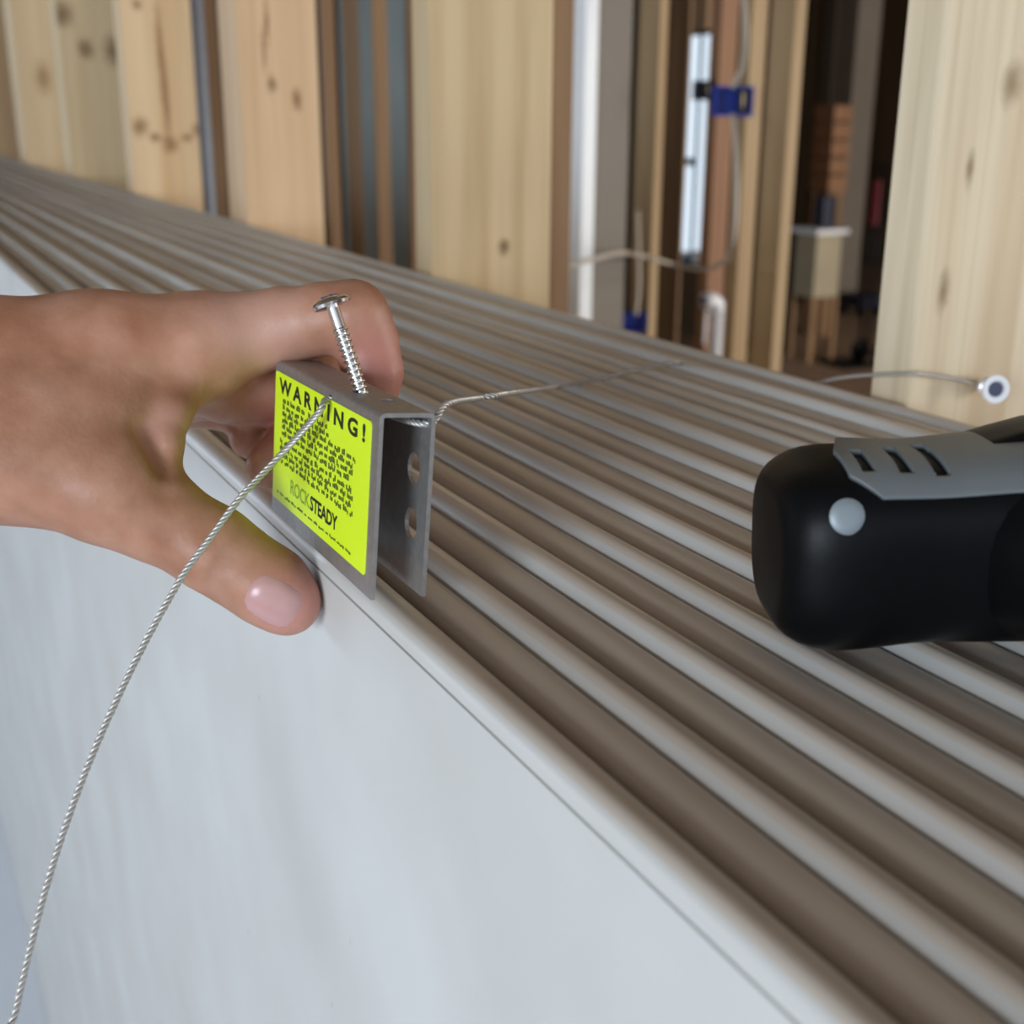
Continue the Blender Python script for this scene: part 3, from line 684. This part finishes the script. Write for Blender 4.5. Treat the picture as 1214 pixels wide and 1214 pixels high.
def hand_sdf(P):
    f = chain(P, palm, .010)
    f = smin(f, chain(P, thumb, .004), .009)
    f = smin(f, chain(P, index, .003), .004)
    f = smin(f, chain(P, web, .003), .0045)
    g = chain(P, middle, .003); h = smin(chain(P, ring, .003), chain(P, little, .003), .0015)
    g = smin(g, h, .0015)
    f = smin(f, g, .0022)
    # tendon hollow between thumb and index, and knuckle creases of the thumb
    f = -smin(-f, (np.linalg.norm(P-W(200, 575, .337), axis=-1)-.004), .004)
    f = f+.0011*np.exp(-(((P-W(175, 548, .349))**2).sum(-1))/(.005**2))
    for (a, b, dp) in creases:
        c_ = caps(P, (W(a[0], a[1], .3415), .0004), (W(b[0], b[1], .3415), .0004)); f = f+dp*.0006*np.exp(-(c_/.0011)**2)
    c_ = caps(P, (W(166, 512, .3475), .0004), (W(190, 560, .345), .0004)); f = f+.0024*np.exp(-(c_/.0030)**2)
    c_ = caps(P, (W(60, 470, .336), .001), (W(215, 392, .357), .001)); f = f-.0007*np.exp(-(c_/.0045)**2)
    c_ = caps(P, (W(40, 400, .338), .001), (W(120, 480, .344), .001)); f = f-.0005*np.exp(-(c_/.003)**2)
    for q in range(4):
        c_ = caps(P, (W(402+q*9, 336, .366), .0003), (W(400+q*10, 362, .3655), .0003)); f = f+.00045*np.exp(-(c_/.0010)**2)
    c_ = caps(P, (W(322, 430, .368), .0003), (W(332, 398, .3665), .0003)); f = f+.0007*np.exp(-(c_/.0013)**2)
    return f
def surface_nets(fn, lo, hi, h):
    nx = [int((b-a)/h)+2 for a, b in zip(lo, hi)]
    X = [lo[i]+h*np.arange(nx[i]) for i in range(3)]
    Fv = np.empty(nx)
    for i in range(nx[0]):
        yy, zz = np.meshgrid(X[1], X[2], indexing='ij'); P = np.stack([np.full_like(yy, X[0][i]), yy, zz], -1); Fv[i] = fn(P)
    sg = Fv < 0
    corners = [(i, j, k) for i in (0, 1) for j in (0, 1) for k in (0, 1)]
    def sub(Aa, c_): return Aa[c_[0]:nx[0]-1+c_[0], c_[1]:nx[1]-1+c_[1], c_[2]:nx[2]-1+c_[2]]
    cnt = sum(sub(sg, c_).astype(int) for c_ in corners); act = (cnt > 0) & (cnt < 8)
    idx = -np.ones(act.shape, int); cells = np.argwhere(act); idx[act] = np.arange(len(cells))
    acc = np.zeros((len(cells), 3)); num = np.zeros(len(cells))
    for a in corners:
        for ax_ in range(3):
            if a[ax_]: continue
            b = list(a); b[ax_] = 1
            fa = Fv[tuple((cells+np.array(a)).T)]; fb = Fv[tuple((cells+np.array(b)).T)]
            mk = (fa < 0) != (fb < 0); t = np.where(mk, fa/np.where(mk, fa-fb, 1), 0)
            p = np.array(a)+np.zeros((len(cells), 3)); p[:, ax_] += t; acc[mk] += p[mk]; num[mk] += 1
    Vv = (cells+acc/num[:, None])*h+np.array(lo); Ff = []
    for ax_ in range(3):
        o1, o2 = [(1, 2), (2, 0), (0, 1)][ax_]
        s0 = np.take(sg, range(nx[ax_]-1), ax_); s1_ = np.take(sg, range(1, nx[ax_]), ax_)
        ed = np.argwhere(s0 != s1_)
        ed = ed[(ed[:, o1] > 0) & (ed[:, o2] > 0) & (ed[:, o1] < nx[o1]-1) & (ed[:, o2] < nx[o2]-1)]
        e1 = np.zeros(3, int); e1[o1] = 1; e2 = np.zeros(3, int); e2[o2] = 1
        q = [idx[tuple((ed-d_).T)] for d_ in (0*e1, e1, e1+e2, e2)]
        q = np.stack(q, 1); ins = sg[tuple(ed.T)]
        q[~ins] = q[~ins][:, ::-1]; Ff.append(q[(q >= 0).all(1)])
    return Vv, np.concatenate(Ff)
allp = np.array([W(*t[:3]) for g_ in (palm, thumb, web, index, middle, ring, little) for ch in g_ for t in ch])
hv, hf = surface_nets(hand_sdf, allp.min(0)-.034, allp.max(0)+.034, .0014)
base = W(-200, 500, .36)
pe = tag(empty('person', tuple(base)), 'bare left hand reaching in from the left, pinching the steel bracket', 'hand')
sk = NT('skin'); g = sk.n('ShaderNodeNewGeometry')
n1 = sk.n('ShaderNodeTexNoise', Scale=55.0, Detail=4.0); sk.l(g.outputs['Position'], n1.inputs['Vector'])
n2 = sk.n('ShaderNodeTexNoise', Scale=700.0, Detail=3.0); sk.l(g.outputs['Position'], n2.inputs['Vector'])
v3 = sk.n('ShaderNodeTexVoronoi', Scale=420.0); sk.l(g.outputs['Position'], v3.inputs['Vector'])
c_ = sk.ramp(n1.outputs[0], [(.28, (.32, .14, .078)), (.5, (.42, .205, .128)), (.74, (.53, .285, .20))])
def redder(c_, P, r, col, amt):
    d_ = sk.n('ShaderNodeVectorMath', _operation='DISTANCE'); sk.l(g.outputs['Position'], d_.inputs[0]); d_.inputs[1].default_value = tuple(map(float, P))
    mr = sk.n('ShaderNodeMapRange', _interpolation_type='SMOOTHSTEP'); sk.l(d_.outputs['Value'], mr.inputs[0]); mr.inputs[1].default_value = r; mr.inputs[2].default_value = r*.2
    mr.inputs[3].default_value = 0; mr.inputs[4].default_value = amt; return sk.mix(mr.outputs[0], c_, col)
c_ = redder(c_, W(345, 712, .350), .017, (.56, .24, .20), .75)
c_ = redder(c_, W(442, 430, .375), .020, (.50, .19, .16), .7)
c_ = redder(c_, W(352, 500, .402), .022, (.42, .10, .08), .7)
c_ = redder(c_, W(300, 380, .372), .024, (.60, .36, .28), .6)
c_ = redder(c_, W(198, 510, .358), .012, (.62, .36, .31), .6)
sk.l(c_, sk.b.inputs['Base Color']); sk.b.inputs['Roughness'].default_value = .46; sk.b.inputs['Specular IOR Level'].default_value = .38
sk.b.inputs['Subsurface Weight'].default_value = .18; sk.b.inputs['Subsurface Radius'].default_value = (.006, .0022, .0012); sk.b.inputs['Subsurface Scale'].default_value = .5
ad = sk.n('ShaderNodeMath', _operation='MULTIPLY_ADD'); sk.l(v3.outputs['Distance'], ad.inputs[0]); ad.inputs[1].default_value = .5; sk.l(n2.outputs[0], ad.inputs[2])
sk.bump(ad.outputs[0], .24, .0004)
hand = obj('hand', hv-base, hf, sk.m, pe, smooth=True)
sm = hand.modifiers.new('smooth', 'SMOOTH'); sm.factor = .5; sm.iterations = 3
# thumb nail laid on the surface
nc = W(324, 713, .344); nu = W(347, 727, .344)-W(303, 699, .344); nu /= np.linalg.norm(nu)
nn = C0-nc; nn /= np.linalg.norm(nn); dn = R[:, 1]; nn = nn+dn*.22; nn -= nu*(nn@nu); nn /= np.linalg.norm(nn); nv = np.cross(nn, nu)
V = []; Fc = []; NA, NBb = 16, 20
for i in range(NA+1):
    for k in range(NBb):
        rr = i/NA; a = 2*math.pi*k/NBb; e = 3.2; cx, sx = math.cos(a), math.sin(a); q = (abs(cx)**e+abs(sx)**e)**(-1/e)
        p = nc+nu*(cx*q*rr*.0078)+nv*(sx*q*rr*.0066)+nn*.004
        for _ in range(14): p = p-nn*float(hand_sdf(p[None])[0])*.8
        V.append(p+nn*(.0006-.0009*rr**6)-base)
for i in range(NA):
    for k in range(NBb):
        a = i*NBb+k; b = i*NBb+(k+1) % NBb; Fc.append((a, b, b+NBb, a+NBb))
nm = plain('fingernail', (.52, .285, .27), .28, 0, .06, 300)
o = obj('thumbnail', V, Fc, nm, hand, smooth=True); o['label'] = 'pink thumbnail'
